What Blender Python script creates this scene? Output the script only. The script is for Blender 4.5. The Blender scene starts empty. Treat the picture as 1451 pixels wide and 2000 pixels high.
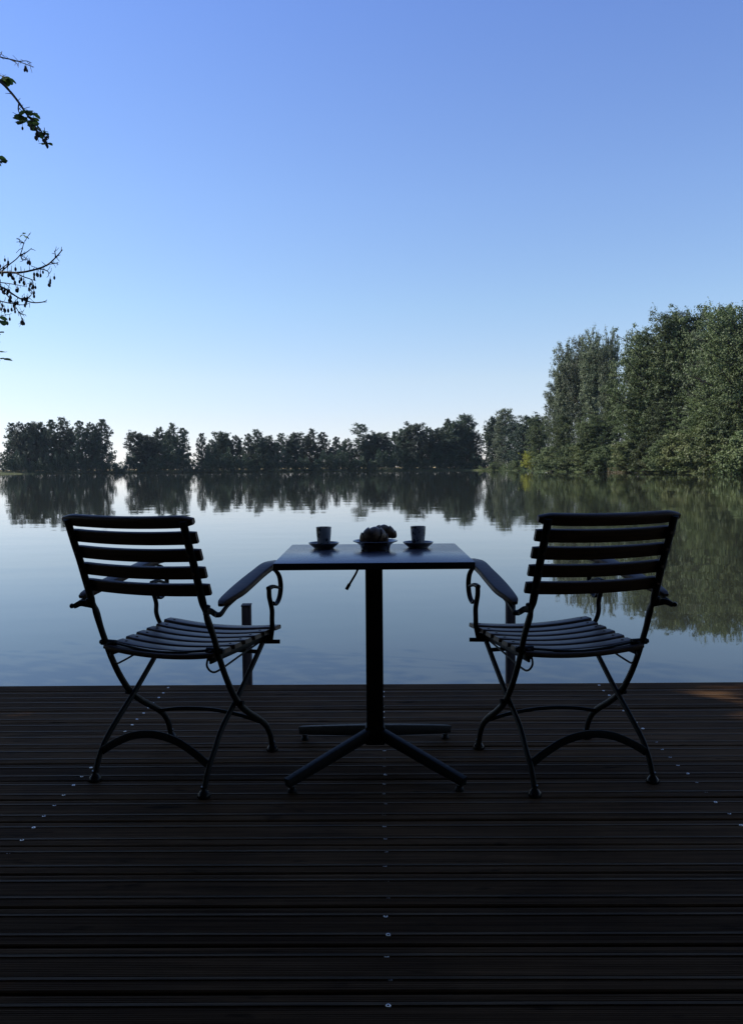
import bpy, bmesh, math, random
import numpy as np
from mathutils import Vector, Matrix

S = bpy.context.scene
COL = S.collection

# ------------------------------------------------------------------ camera, light, exposure
IW, IH, FPX = 1451.0, 2000.0, 1600.0          # photograph size and focal length in its pixels
EYE = np.array([0.0, 0.0, 1.0])
PITCH, ROLL = math.radians(-3.10), math.radians(0.45)
_F = np.array([0, math.cos(PITCH), math.sin(PITCH)])
_R0 = np.array([1.0, 0, 0]); _U0 = np.cross(_R0, _F)
_R = math.cos(ROLL) * _R0 - math.sin(ROLL) * _U0
_U = np.cross(_R, _F)
cam_d = bpy.data.cameras.new('camera')
cam = bpy.data.objects.new('camera', cam_d); COL.objects.link(cam)
cam_d.sensor_fit = 'HORIZONTAL'; cam_d.sensor_width = 36.0
cam_d.lens = FPX / IW * 36.0
cam_d.clip_start = 0.05; cam_d.clip_end = 20000
cam.matrix_world = Matrix(((_R[0], _U[0], -_F[0], EYE[0]), (_R[1], _U[1], -_F[1], EYE[1]),
                           (_R[2], _U[2], -_F[2], EYE[2]), (0, 0, 0, 1)))
S.camera = cam

SUN_AZ, SUN_EL = math.radians(-77), math.radians(36)    # azimuth from +Y towards +X
world = bpy.data.worlds.new('World'); S.world = world; world.use_nodes = True
wn = world.node_tree.nodes; wl = world.node_tree.links
sky = wn.new('ShaderNodeTexSky'); sky.sky_type = 'NISHITA'; sky.sun_disc = False
sky.sun_elevation = SUN_EL; sky.sun_rotation = SUN_AZ
sky.altitude = 0; sky.air_density = 1.0; sky.dust_density = 0.0; sky.ozone_density = 4.0
wn['Background'].inputs['Strength'].default_value = 0.12
# gentle grade of the sky by elevation: a whiter haze band at the horizon, a more violet blue higher up
tcw = wn.new('ShaderNodeTexCoord'); sxyz = wn.new('ShaderNodeSeparateXYZ'); wl.new(tcw.outputs['Generated'], sxyz.inputs[0])
grd = wn.new('ShaderNodeValToRGB'); ge = grd.color_ramp.elements
STOPS = [(0.0, (.74, .75, .99)), (.057, (.88, .77, .85)), (.105, (1.0, .85, .83)), (.19, (1.01, .935, .91)), (.306, (1.01, .965, 1.05)), (.48, (.93, .93, 1.18)), (1.0, (.90, .92, 1.18))]
while len(ge) < len(STOPS): ge.new(.5)
for i, (p_, c_) in enumerate(STOPS):
    ge[i].position = p_; ge[i].color = (c_[0] / 1.25, c_[1] / 1.25, c_[2] / 1.25, 1)
wl.new(sxyz.outputs['Z'], grd.inputs[0])
vm = wn.new('ShaderNodeVectorMath'); vm.operation = 'MULTIPLY'; wl.new(sky.outputs[0], vm.inputs[0]); wl.new(grd.outputs[0], vm.inputs[1])
vs = wn.new('ShaderNodeVectorMath'); vs.operation = 'SCALE'; vs.inputs['Scale'].default_value = 1.25; wl.new(vm.outputs[0], vs.inputs[0])
wl.new(vs.outputs[0], wn['Background'].inputs['Color'])

sun_d = bpy.data.lights.new('sun', 'SUN'); sun_d.energy = 5.0; sun_d.angle = math.radians(0.53)
sun_d.color = (1.0, 0.93, 0.83)
sun = bpy.data.objects.new('sun', sun_d); COL.objects.link(sun)
SUN_DIR = Vector((math.sin(SUN_AZ) * math.cos(SUN_EL), math.cos(SUN_AZ) * math.cos(SUN_EL), math.sin(SUN_EL)))
sun.rotation_euler = SUN_DIR.to_track_quat('Z', 'Y').to_euler()

S.view_settings.view_transform = 'Standard'; S.view_settings.look = 'None'
S.view_settings.exposure = 0.62; S.view_settings.gamma = 1.0
S.view_settings.use_curve_mapping = False
S.render.engine = 'CYCLES'
S.cycles.use_denoising = True; S.cycles.denoiser = 'OPENIMAGEDENOISE'; S.cycles.denoising_input_passes = 'RGB_ALBEDO_NORMAL'; S.cycles.denoising_prefilter = 'ACCURATE'
S.cycles.max_bounces = 8; S.cycles.transparent_max_bounces = 8
S.cycles.caustics_reflective = False; S.cycles.caustics_refractive = False

WATER_Z = -0.26

def at(px, py, dist):
    """World point seen at photo pixel (px, py) at forward distance dist."""
    d = _F + _R * (px - IW / 2) / FPX - _U * (py - IH / 2) / FPX
    return EYE + d * (dist / d[1])

# ------------------------------------------------------------------ materials
def mat(name, color=(.5, .5, .5), rough=.5, spec=.5, metal=0.0):
    m = bpy.data.materials.new(name); m.use_nodes = True
    p = m.node_tree.nodes['Principled BSDF']
    p.inputs['Base Color'].default_value = (*color, 1)
    p.inputs['Roughness'].default_value = rough
    p.inputs['Specular IOR Level'].default_value = spec
    p.inputs['Metallic'].default_value = metal
    return m, m.node_tree.nodes, m.node_tree.links, p

def ramp(n, stops):
    r = n.new('ShaderNodeValToRGB'); e = r.color_ramp.elements
    while len(e) < len(stops): e.new(0.5)
    for i, (p, c) in enumerate(stops):
        e[i].position = p; e[i].color = (*c, 1) if len(c) == 3 else c
    return r

def coords(n, l, scale, space='Object', rot=(0, 0, 0)):
    tc = n.new('ShaderNodeTexCoord'); mp = n.new('ShaderNodeMapping')
    mp.inputs['Scale'].default_value = scale; mp.inputs['Rotation'].default_value = rot
    l.new(tc.outputs[space], mp.inputs['Vector']); return mp

def noise(n, l, vec, scale, detail=4, rough=.55):
    t = n.new('ShaderNodeTexNoise'); t.inputs['Scale'].default_value = scale
    t.inputs['Detail'].default_value = detail; t.inputs['Roughness'].default_value = rough
    l.new(vec.outputs[0], t.inputs['Vector']); return t

def bump(n, l, p, h, strength, dist):
    b = n.new('ShaderNodeBump'); b.inputs['Strength'].default_value = strength
    b.inputs['Distance'].default_value = dist
    l.new(h, b.inputs['Height']); l.new(b.outputs[0], p.inputs['Normal']); return b

def wood_mat(name, c0, c1, c2, rough=.5, spec=.4, stretch=(1.2, 22, 22), bstr=.5, bdist=.0008):
    m, n, l, p = mat(name, c1, rough, spec)
    mp = coords(n, l, stretch)
    t = noise(n, l, mp, 3.0, 8, .65)
    r = ramp(n, [(.28, c0), (.5, c1), (.74, c2)])
    l.new(t.outputs['Fac'], r.inputs[0]); 
    mp2 = coords(n, l, (1.6, 1.6, 1.6)); t2 = noise(n, l, mp2, 2.2, 3)
    mx = n.new('ShaderNodeMixRGB'); mx.blend_type = 'MULTIPLY'; mx.inputs[0].default_value = .55
    r2 = ramp(n, [(.3, (.45, .45, .45)), (.65, (1.1, 1.1, 1.1))])
    l.new(t2.outputs['Fac'], r2.inputs[0])
    l.new(r.outputs[0], mx.inputs[1]); l.new(r2.outputs[0], mx.inputs[2])
    l.new(mx.outputs[0], p.inputs['Base Color'])
    rr = n.new('ShaderNodeMapRange'); rr.inputs['To Min'].default_value = rough - .12; rr.inputs['To Max'].default_value = rough + .15
    l.new(t2.outputs['Fac'], rr.inputs['Value']); l.new(rr.outputs[0], p.inputs['Roughness'])
    bump(n, l, p, t.outputs['Fac'], bstr, bdist)
    return m

M = {}
M['deck'] = wood_mat('deck_wood', (.046, .0245, .0108), (.114, .0610, .0270), (.190, .1080, .0520), .68, .03, (.55, 26, 26), .6, .0010)
def board_variation():
    """Every board its own tone, with knots and damp stains."""
    n = M['deck'].node_tree.nodes; l = M['deck'].node_tree.links; p = n['Principled BSDF']
    src = p.inputs['Base Color'].links[0].from_socket
    g = n.new('ShaderNodeNewGeometry'); mr = n.new('ShaderNodeMapRange'); mr.inputs['To Min'].default_value = .62; mr.inputs['To Max'].default_value = 1.35
    l.new(g.outputs['Random Per Island'], mr.inputs['Value'])
    mp = coords(n, l, (2.2, 9, 1)); k = noise(n, l, mp, 2.6, 3, .5); rk = ramp(n, [(.24, (.25, .25, .25)), (.36, (1, 1, 1))]); l.new(k.outputs['Fac'], rk.inputs[0])
    a = n.new('ShaderNodeVectorMath'); a.operation = 'SCALE'; l.new(src, a.inputs[0]); l.new(mr.outputs[0], a.inputs['Scale'])
    b = n.new('ShaderNodeVectorMath'); b.operation = 'MULTIPLY'; l.new(a.outputs[0], b.inputs[0]); l.new(rk.outputs[0], b.inputs[1])
    l.new(b.outputs[0], p.inputs['Base Color'])
board_variation()
M['deck_ridge'] = wood_mat('worn_smooth_wood', (.042, .026, .014), (.100, .064, .034), (.17, .112, .066), .58, .055, (.9, 26, 26), .4, .0006)
M['chair_wood'] = wood_mat('stained_slat_wood', (.024, .012, .006), (.050, .026, .013), (.082, .046, .024), .45, .24, (2.2, 40, 40), .5, .0006)
M['post_wood'] = wood_mat('weathered_post_wood', (.032, .023, .020), (.058, .043, .037), (.095, .073, .064), .7, .2, (20, 20, 1.5), .5, .001)
M['house_wood'] = wood_mat('dark_house_boards', (.04, .03, .022), (.07, .05, .04), (.1, .075, .06), .75, .2, (20, 20, 1.2), .5, .001)

def iron(name, c, rough):
    m, n, l, p = mat(name, c, rough, .16, 0.0)
    mp = coords(n, l, (1, 1, 1)); t = noise(n, l, mp, 90, 4)
    rr = n.new('ShaderNodeMapRange'); rr.inputs['To Min'].default_value = rough - .1; rr.inputs['To Max'].default_value = rough + .2
    l.new(t.outputs['Fac'], rr.inputs['Value']); l.new(rr.outputs[0], p.inputs['Roughness'])
    bump(n, l, p, t.outputs['Fac'], .25, .0006)
    return m
M['iron'] = iron('dark_green_painted_iron', (.005, .007, .0065), .46)
M['table_iron'] = iron('black_powder_coat', (.004, .0045, .005), .52)
M['rubber'] = iron('black_rubber', (.012, .012, .012), .5)
M['foot_cap'] = iron('glossy_black_foot_cap', (.015, .015, .015), .2)
M['zinc'] = mat('zinc_screw', (.74, .68, .60), .34, .5, 1.0)[0]
M['bolt'] = mat('dark_bolt', (.02, .02, .02), .4, .5)[0]

def make_laminate():
    m, n, l, p = mat('dark_laminate', (.032, .031, .044), .3, .6)
    mp = coords(n, l, (1, 1, 1)); t = noise(n, l, mp, 7, 5)
    rr = n.new('ShaderNodeMapRange'); rr.inputs['To Min'].default_value = .20; rr.inputs['To Max'].default_value = .36
    l.new(t.outputs['Fac'], rr.inputs['Value'])
    mp2 = coords(n, l, (1.3, 26, 1), rot=(0, 0, .06)); t2 = noise(n, l, mp2, 2.3, 3)      # wipe marks
    r2 = ramp(n, [(.64, (0, 0, 0)), (.71, (1, 1, 1))]); l.new(t2.outputs['Fac'], r2.inputs[0])
    mx = n.new('ShaderNodeMixRGB'); mx.inputs[2].default_value = (.10, .10, .115, 1); mx.inputs[1].default_value = (.032, .031, .044, 1)
    l.new(r2.outputs[0], mx.inputs[0]); l.new(mx.outputs[0], p.inputs['Base Color'])
    l.new(rr.outputs[0], p.inputs['Roughness'])
    t3 = noise(n, l, mp, 900, 2); bump(n, l, p, t3.outputs['Fac'], .12, .0003)
    return m
M['laminate'] = make_laminate()
M['edge_band'] = mat('black_edge_band', (.010, .010, .011), .5, .4)[0]

def make_cup():
    m, n, l, p = mat('glazed_cup_with_dark_flower_print', (.42, .44, .45), .22, .5)
    mp = coords(n, l, (1, 1, 1))
    t = noise(n, l, mp, 75, 4, .6); r = ramp(n, [(.54, (.32, .33, .335)), (.59, (.03, .034, .038))])
    l.new(t.outputs['Fac'], r.inputs[0]); l.new(r.outputs[0], p.inputs['Base Color'])
    return m
M['cup'] = make_cup()
M['saucer'] = mat('grey_glaze', (.15, .155, .155), .25, .5)[0]
M['plate'] = mat('dark_blue_glaze', (.035, .035, .05), .22, .5)[0]
M['coffee'] = mat('coffee', (.012, .006, .003), .08, .5)[0]

def make_crust():
    m, n, l, p = mat('croissant_crust', (.2, .09, .03), .42, .4)
    mp = coords(n, l, (1, 1, 1)); t = noise(n, l, mp, 60, 6, .6)
    r = ramp(n, [(.3, (.055, .033, .018)), (.52, (.15, .092, .047)), (.75, (.30, .20, .115))])
    l.new(t.outputs['Fac'], r.inputs[0]); l.new(r.outputs[0], p.inputs['Base Color'])
    bump(n, l, p, t.outputs['Fac'], .6, .002); return m
M['crust'] = make_crust()

def make_leaf(name, c0, c1, c2, trans=.3, nscale=.35):
    m, n, l, p = mat(name, c1, .55, .3)
    tc = n.new('ShaderNodeTexCoord'); oi = n.new('ShaderNodeObjectInfo')
    t = n.new('ShaderNodeTexNoise'); t.inputs['Scale'].default_value = nscale; t.inputs['Detail'].default_value = 6
    t.noise_dimensions = '4D'
    l.new(tc.outputs['Object'], t.inputs['Vector']); l.new(oi.outputs['Random'], t.inputs['W'])
    r = ramp(n, [(.3, c0), (.52, c1), (.72, c2)]); l.new(t.outputs['Fac'], r.inputs[0])
    hs = n.new('ShaderNodeHueSaturation')
    mr = n.new('ShaderNodeMapRange'); mr.inputs['To Min'].default_value = .62; mr.inputs['To Max'].default_value = 1.3
    l.new(oi.outputs['Random'], mr.inputs['Value']); l.new(mr.outputs[0], hs.inputs['Value'])
    l.new(r.outputs[0], hs.inputs['Color']); l.new(hs.outputs[0], p.inputs['Base Color'])
    tr = n.new('ShaderNodeBsdfTranslucent'); ms = n.new('ShaderNodeMixShader'); ms.inputs[0].default_value = trans
    l.new(hs.outputs[0], tr.inputs['Color'])
    l.new(p.outputs[0], ms.inputs[1]); l.new(tr.outputs[0], ms.inputs[2])
    l.new(ms.outputs[0], n['Material Output'].inputs['Surface'])
    return m
M['leaf_alder'] = make_leaf('alder_leaves', (.020, .040, .022), (.033, .060, .032), (.050, .084, .042), .2)
M['leaf_broad'] = make_leaf('broadleaf_leaves', (.044, .070, .024), (.085, .120, .042), (.120, .150, .056), .22, .22)
M['leaf_poplar'] = make_leaf('poplar_leaves', (.052, .074, .038), (.094, .120, .064), (.125, .150, .085), .22, .22)
M['leaf_shrub'] = make_leaf('shrub_leaves', (.044, .064, .022), (.08, .104, .034), (.12, .135, .05), .3, .3)
M['leaf_yellow'] = make_leaf('yellow_green_leaves', (.16, .19, .02), (.25, .27, .03), (.33, .33, .05))
M['leaf_far'] = make_leaf('distant_leaves', (.04, .06, .03), (.055, .075, .04), (.07, .09, .05))
M['leaf_near'] = make_leaf('near_alder_leaves', (.08, .13, .03), (.11, .17, .04), (.15, .21, .06), .55, 20)  # brighter than the crown leaves: sunlight on the tips put into the colour
M['reed'] = make_leaf('dry_reeds', (.11, .10, .05), (.19, .16, .09), (.28, .24, .15))

def make_bark():
    m, n, l, p = mat('bark', (.05, .042, .035), .85, .2)
    mp = coords(n, l, (9, 9, 1.5)); t = noise(n, l, mp, 2.5, 8, .7)
    r = ramp(n, [(.3, (.02, .017, .014)), (.7, (.09, .077, .064))]); l.new(t.outputs['Fac'], r.inputs[0])
    l.new(r.outputs[0], p.inputs['Base Color']); bump(n, l, p, t.outputs['Fac'], .8, .02); return m
M['bark'] = make_bark()
M['twig'] = mat('alder_twig', (.035, .028, .024), .7, .3)[0]
M['cone'] = mat('alder_cone', (.022, .017, .013), .8, .2)[0]

def make_ground(name, cols, sc):
    m, n, l, p = mat(name, cols[1], .9, .15)
    mp = coords(n, l, (1, 1, 1)); t = noise(n, l, mp, sc, 9, .65)
    r = ramp(n, [(.3, cols[0]), (.5, cols[1]), (.72, cols[2])]); l.new(t.outputs['Fac'], r.inputs[0])
    l.new(r.outputs[0], p.inputs['Base Color']); bump(n, l, p, t.outputs['Fac'], .5, .15); return m
M['ground'] = make_ground('grassy_ground', ((.035, .045, .016), (.055, .068, .024), (.09, .09, .04)), .6)
M['field'] = make_ground('stubble_field', ((.28, .21, .09), (.36, .28, .12), (.42, .33, .16)), .05)

def make_water():
    m, n, l, p = mat('lake_water', (.022, .025, .017), .02, .5)
    p.inputs['IOR'].default_value = 1.40
    tc = n.new('ShaderNodeTexCoord')
    def nz(sx, sy, sc, det):
        mp = n.new('ShaderNodeMapping'); mp.inputs['Scale'].default_value = (sx, sy, 1)
        l.new(tc.outputs['Object'], mp.inputs['Vector'])
        return noise(n, l, mp, sc, det, .5)
    a = nz(1, 1.5, .55, 2)          # long low swell
    b = nz(1, 2.2, 5.0, 2)         # small ripples
    msk = nz(.35, 1.0, .05, 3)     # calm and breezy patches
    r = ramp(n, [(.42, (.12, .12, .12)), (.62, (1, 1, 1))]); l.new(msk.outputs['Fac'], r.inputs[0])
    mul = n.new('ShaderNodeMath'); mul.operation = 'MULTIPLY'; l.new(b.outputs['Fac'], mul.inputs[0]); l.new(r.outputs[0], mul.inputs[1])
    sc = n.new('ShaderNodeMath'); sc.operation = 'MULTIPLY'; sc.inputs[1].default_value = .14; l.new(mul.outputs[0], sc.inputs[0])
    ad = n.new('ShaderNodeMath'); ad.operation = 'ADD'; l.new(a.outputs['Fac'], ad.inputs[0]); l.new(sc.outputs[0], ad.inputs[1])
    bump(n, l, p, ad.outputs[0], 1.0, .0030)
    return m
M['water'] = make_water()
M['roof'] = mat('roof_felt', (.05, .05, .052), .9, .2)[0]

# ------------------------------------------------------------------ helpers
def tag(o, label=None, cat=None, group=None, kind=None):
    if label: o['label'] = label
    if cat: o['category'] = cat
    if group: o['group'] = group
    if kind: o['kind'] = kind
    return o

def thing(name, label, cat, loc=(0, 0, 0), rz=0.0, group=None):
    o = bpy.data.objects.new(name, None); COL.objects.link(o)
    o.empty_display_size = .1
    o.location = loc; o.rotation_euler = (0, 0, rz)
    return tag(o, label, cat, group)

def obj(name, bm, material, parent=None, smooth=True):
    me = bpy.data.meshes.new(name)
    bmesh.ops.recalc_face_normals(bm, faces=bm.faces)
    if smooth:
        for f in bm.faces: f.smooth = True
        for e in bm.edges:
            if len(e.link_faces) == 2 and e.calc_face_angle(0) > .7: e.smooth = False
    bm.to_mesh(me); bm.free()
    for mm in (material if isinstance(material, (list, tuple)) else [material]): me.materials.append(mm)
    o = bpy.data.objects.new(name, me); COL.objects.link(o)
    if parent: o.parent = parent
    return o

def np_obj(name, V, F, material, parent=None, smooth=False):
    """Mesh from numpy arrays: all faces have the same corner count."""
    me = bpy.data.meshes.new(name); k = F.shape[1]
    me.vertices.add(len(V)); me.vertices.foreach_set('co', np.ascontiguousarray(V, dtype=np.float32).ravel())
    me.loops.add(F.size); me.loops.foreach_set('vertex_index', np.ascontiguousarray(F, dtype=np.int32).ravel())
    me.polygons.add(len(F)); me.polygons.foreach_set('loop_start', np.arange(0, F.size, k, dtype=np.int32))
    me.polygons.foreach_set('use_smooth', np.full(len(F), smooth, dtype=bool))
    me.update(calc_edges=True); me.validate()
    me.materials.append(material)
    o = bpy.data.objects.new(name, me); COL.objects.link(o)
    if parent: o.parent = parent
    return o

def box(bm, c, s, rot=None, bev=0.0, seg=2):
    t = bmesh.new(); bmesh.ops.create_cube(t, size=1.0)
    for v in t.verts: v.co = Vector((v.co.x * s[0], v.co.y * s[1], v.co.z * s[2]))
    if bev: bmesh.ops.bevel(t, geom=list(t.edges), offset=bev, segments=seg, affect='EDGES', profile=.5)
    mt = Matrix.Translation(Vector(c)) @ (rot.to_4x4() if rot else Matrix())
    bmesh.ops.transform(t, matrix=mt, verts=t.verts)
    me = bpy.data.meshes.new('tmp'); t.to_mesh(me); t.free(); bm.from_mesh(me); bpy.data.meshes.remove(me)

def catmull(P, n=6):
    P = [Vector(p) for p in P]
    if len(P) < 3: return P
    Q = [P[0] * 2 - P[1]] + P + [P[-1] * 2 - P[-2]]; out = []
    for i in range(1, len(Q) - 2):
        a, b, c, d = Q[i - 1:i + 3]
        for k in range(n):
            t = k / n
            out.append(.5 * ((2 * b) + (c - a) * t + (2 * a - 5 * b + 4 * c - d) * t * t + (3 * b - a - 3 * c + d) * t ** 3))
    out.append(P[-1]); return out

def prof_round(a, b, n=10):
    return [(a * math.cos(2 * math.pi * i / n), b * math.sin(2 * math.pi * i / n)) for i in range(n)]

def prof_rect(a, b, r=.25, n=3):
    """Rounded rectangle, half sizes a, b."""
    rr = min(a, b) * r * 2 if r <= .5 else min(a, b)
    out = []
    for cx, cy, s in ((a - rr, b - rr, 0), (-a + rr, b - rr, 1), (-a + rr, -b + rr, 2), (a - rr, -b + rr, 3)):
        for i in range(n + 1):
            t = (s + i / n) * math.pi / 2
            out.append((cx + rr * math.cos(t), cy + rr * math.sin(t)))
    return out

def sweep(bm, path, prof, side, scales=None, smooth=6, cap=True):
    """Sweep a profile (u along the side hint, v across) along a path."""
    if scales is not None and smooth:
        sv = catmull([Vector((s[0], s[1], 0)) for s in scales], smooth); scales = [(v.x, v.y) for v in sv]
    P = catmull(path, smooth) if smooth else [Vector(p) for p in path]
    side = Vector(side); rings = []
    for i, p in enumerate(P):
        t = (P[min(i + 1, len(P) - 1)] - P[max(i - 1, 0)]).normalized()
        u = (side - t * side.dot(t)).normalized(); v = t.cross(u)
        su, sv_ = scales[i] if scales else (1, 1)
        rings.append([bm.verts.new(p + u * (a * su) + v * (b * sv_)) for a, b in prof])
    n = len(prof)
    for i in range(len(rings) - 1):
        for k in range(n):
            bm.faces.new((rings[i][k], rings[i][(k + 1) % n], rings[i + 1][(k + 1) % n], rings[i + 1][k]))
    if cap:
        bm.faces.new(rings[0][::-1]); bm.faces.new(rings[-1])

def lathe(bm, prof, n=32, c=(0, 0, 0), close_top=True, close_bottom=True):
    c = Vector(c); rings = []
    for r, z in prof:
        rings.append([bm.verts.new(c + Vector((r * math.cos(2 * math.pi * i / n), r * math.sin(2 * math.pi * i / n), z))) for i in range(n)])
    for i in range(len(rings) - 1):
        for k in range(n):
            bm.faces.new((rings[i][k], rings[i][(k + 1) % n], rings[i + 1][(k + 1) % n], rings[i + 1][k]))
    if close_bottom: bm.faces.new(rings[0][::-1])
    if close_top: bm.faces.new(rings[-1])

def copy_tree(o, parent=None):
    c = o.copy(); COL.objects.link(c)
    if parent: c.parent = parent
    for ch in list(o.children): copy_tree(ch, c)
    return c

# ------------------------------------------------------------------ setting: lake, terrain, field
LAKE = [(-3.4, -6), (-3.6, 1.0), (-4.4, 4.5), (-6.6, 9), (-13, 20), (-34, 52), (-78, 120), (-125, 205), (-158, 285),
        (-120, 300), (-60, 301), (0, 300), (34, 298), (44, 286), (46, 262), (45, 225), (42, 196), (44, 170), (46, 145), (49, 122), (52, 100),
        (46, 76), (31, 46), (17, 20), (9, 6), (7.5, 1.0), (7.2, -6)]
LK = np.array(LAKE)

def lake_sd(X, Y):
    """Signed distance to the shore, positive on land."""
    A = LK; B = np.roll(LK, -1, 0)
    d = np.full(X.shape, 1e9); inside = np.zeros(X.shape, bool)
    for a, b in zip(A, B):
        e = b - a; L = e @ e
        t = np.clip(((X - a[0]) * e[0] + (Y - a[1]) * e[1]) / L, 0, 1)
        d = np.minimum(d, np.hypot(X - a[0] - t * e[0], Y - a[1] - t * e[1]))
        c = ((a[1] <= Y) & (b[1] > Y)) | ((b[1] <= Y) & (a[1] > Y))
        with np.errstate(divide='ignore', invalid='ignore'):
            xi = a[0] + (Y - a[1]) / (b[1] - a[1]) * e[0]
        inside ^= c & (X < xi)
    return np.where(inside, -d, d)

def ground_z(X, Y):
    X = np.asarray(X, float); Y = np.asarray(Y, float)
    sd = lake_sd(X, Y)
    w = .12 * np.sin(X * .31 + Y * .17) + .1 * np.sin(X * .13 - Y * .21 + 1.3)
    z = WATER_Z + np.where(sd > 0, .5 * (1 - np.exp(-sd / 1.2)) + np.clip(sd, 0, 40) * .006 + w * np.clip(sd / 8, 0, 1), np.maximum(sd * .35, -2.2))
    return z

def build_terrain():
    rad = np.concatenate([[0.5, 1.5, 2.5, 3.5, 4.5, 6, 8, 10, 13, 17, 22, 28, 36, 45, 55, 65, 75, 85, 95, 105, 115, 125, 135, 146, 158, 170, 182, 195, 208, 222, 236, 250, 264],
                          np.arange(272, 330, 2.5), [340, 360, 400, 460, 540, 650, 800, 1000, 1350]])
    nth = 288; th = np.linspace(0, 2 * math.pi, nth, endpoint=False)
    Rr, T = np.meshgrid(rad, th, indexing='ij'); X = Rr * np.sin(T); Y = Rr * np.cos(T)
    Z = ground_z(X, Y)
    V = np.stack([X, Y, Z], -1).reshape(-1, 3); n = len(rad)
    F = []
    for i in range(n - 1):
        a = i * nth + np.arange(nth); b = i * nth + (np.arange(nth) + 1) % nth
        F.append(np.stack([a, b, b + nth, a + nth], 1))
    F = np.concatenate(F)[:, ::-1]
    V = np.vstack([V, [[0, 0, float(ground_z(np.array([0.]), np.array([0.]))[0])]]])
    o = np_obj('terrain', V, F, M['ground'], smooth=True)
    tag(o, kind='structure')
build_terrain()

bm = bmesh.new()
f = bm.faces.new([bm.verts.new((x, y, WATER_Z)) for x, y in
                  ((-260, -12), (120, -12), (120, 330), (-260, 330))])
tag(obj('lake', bm, M['water'], smooth=False), kind='structure')

bm = bmesh.new()
bm.faces.new([bm.verts.new(p) for p in ((-420, 345, .75), (160, 345, .75), (420, 880, 1.2), (-900, 880, 1.2))])
tag(obj('field', bm, M['field'], smooth=False), kind='structure')

# ------------------------------------------------------------------ deck
DECK_RZ = math.radians(-.5)
def build_deck():
    rnd = random.Random(4)
    bm = bmesh.new()
    x0, x1, nx = -3.3, 7.0, 26
    pitch, wid = .1525, .1455
    front = 3.742
    y = front - .098            # rear edge of the trimmed front board
    edges = [(y + .004, front)]
    while y > -2.2:
        edges.append((y - pitch + .0045, y - .0045)); y -= pitch
    for bi, (ya, yb) in enumerate(edges):
        dz = rnd.uniform(-.0016, .0016); tilt = rnd.uniform(-.006, .006); ph = rnd.uniform(0, 9)
        cy = (ya + yb) / 2; hw = (yb - ya) / 2
        pts = [(-hw, -.027), (-hw, -.003), (-hw + .003, 0)]; ridge = set()
        yy = -hw + .006
        while yy < hw - .008:
            g = any(abs(yy + .0025 - s) < .0065 for s in (-.038, .038)) and bi > 0
            if g:
                ridge.add(len(pts) + 3); pts += [(yy, 0), (yy + .0010, -.0022), (yy + .0030, -.0022), (yy + .0042, .0012), (yy + .0128, .0012), (yy + .0140, -.0022), (yy + .0160, -.0022), (yy + .0170, 0)]; yy += .0185
            else:
                pts += [(yy, 0), (yy + .0012, -.0006), (yy + .0032, -.0006), (yy + .0044, 0)]; yy += .0058
        pts += [(hw - .003, 0), (hw, -.003), (hw, -.027)]
        rings = []
        for i in range(nx + 1):
            x = x0 + (x1 - x0) * i / nx
            wz = dz + .0009 * math.sin(x * 1.7 + ph); wy = .0008 * math.sin(x * 1.1 + ph * 2)
            rings.append([bm.verts.new((x, cy + a + wy, b + wz + a * tilt)) for a, b in pts])
        for i in range(nx):
            for k in range(len(pts) - 1):
                fc = bm.faces.new((rings[i][k], rings[i + 1][k], rings[i + 1][k + 1], rings[i][k + 1]))
                if k in ridge: fc.material_index = 3
        for r in (rings[0], rings[-1]): bm.faces.new(r)
    nb = len(bm.faces)
    # joists and the beam under the front edge
    for x in (-2.9, -1.95, -.95, .035, 1.02, 2.0, 3.0, 4.0, 5.0, 6.0):
        box(bm, (x, .76, -.105), (.06, 5.85, .14))
    box(bm, (1.85, front - .03, -.105), (10.2, .045, .145))
    for x in (-2.9, -.95, 1.02, 3.0, 5.0):
        for yy in (3.6, 1.0, -1.4): box(bm, (x, yy, -.9), (.1, .1, 1.42))
    # zinc screw heads, two per board over each joist
    n0 = len(bm.faces)
    bm.faces.ensure_lookup_table()
    for bi, (ya, yb) in enumerate(edges):
        cy = (ya + yb) / 2
        for jx in (-1.95, -.972, .012, .995, 1.98):
            for s in ((-.038, .038) if bi else (0.0,)):
                cx = jx + rnd.uniform(-.004, .004); c = (cx, cy + s + rnd.uniform(-.002, .002), +.0011 + rnd.uniform(-.0006, .0006))
                tx, ty = rnd.uniform(-.10, .10), rnd.uniform(-.10, .10)
                N = 12; ang = rnd.uniform(0, 1)
                rings = []
                for r, z in ((.0054, -.002), (.0052, .0), (.0045, .0006), (.0028, .0004), (.0020, -.0012)):
                    rings.append([bm.verts.new((c[0] + r * math.cos(ang + k * math.tau / N), c[1] + r * math.sin(ang + k * math.tau / N),
                                                c[2] + z + r * math.cos(ang + k * math.tau / N) * tx + r * math.sin(ang + k * math.tau / N) * ty)) for k in range(N)])
                for a, b in zip(rings, rings[1:]):
                    for k in range(N):
                        bm.faces.new((a[k], a[(k + 1) % N], b[(k + 1) % N], b[k])).material_index = 1
                bm.faces.new(rings[-1]).material_index = 2
    o = obj('deck', bm, [M['deck'], M['zinc'], M['bolt'], M['deck_ridge']], smooth=False)
    o.rotation_euler.z = DECK_RZ
    tag(o, kind='structure')
build_deck()

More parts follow.
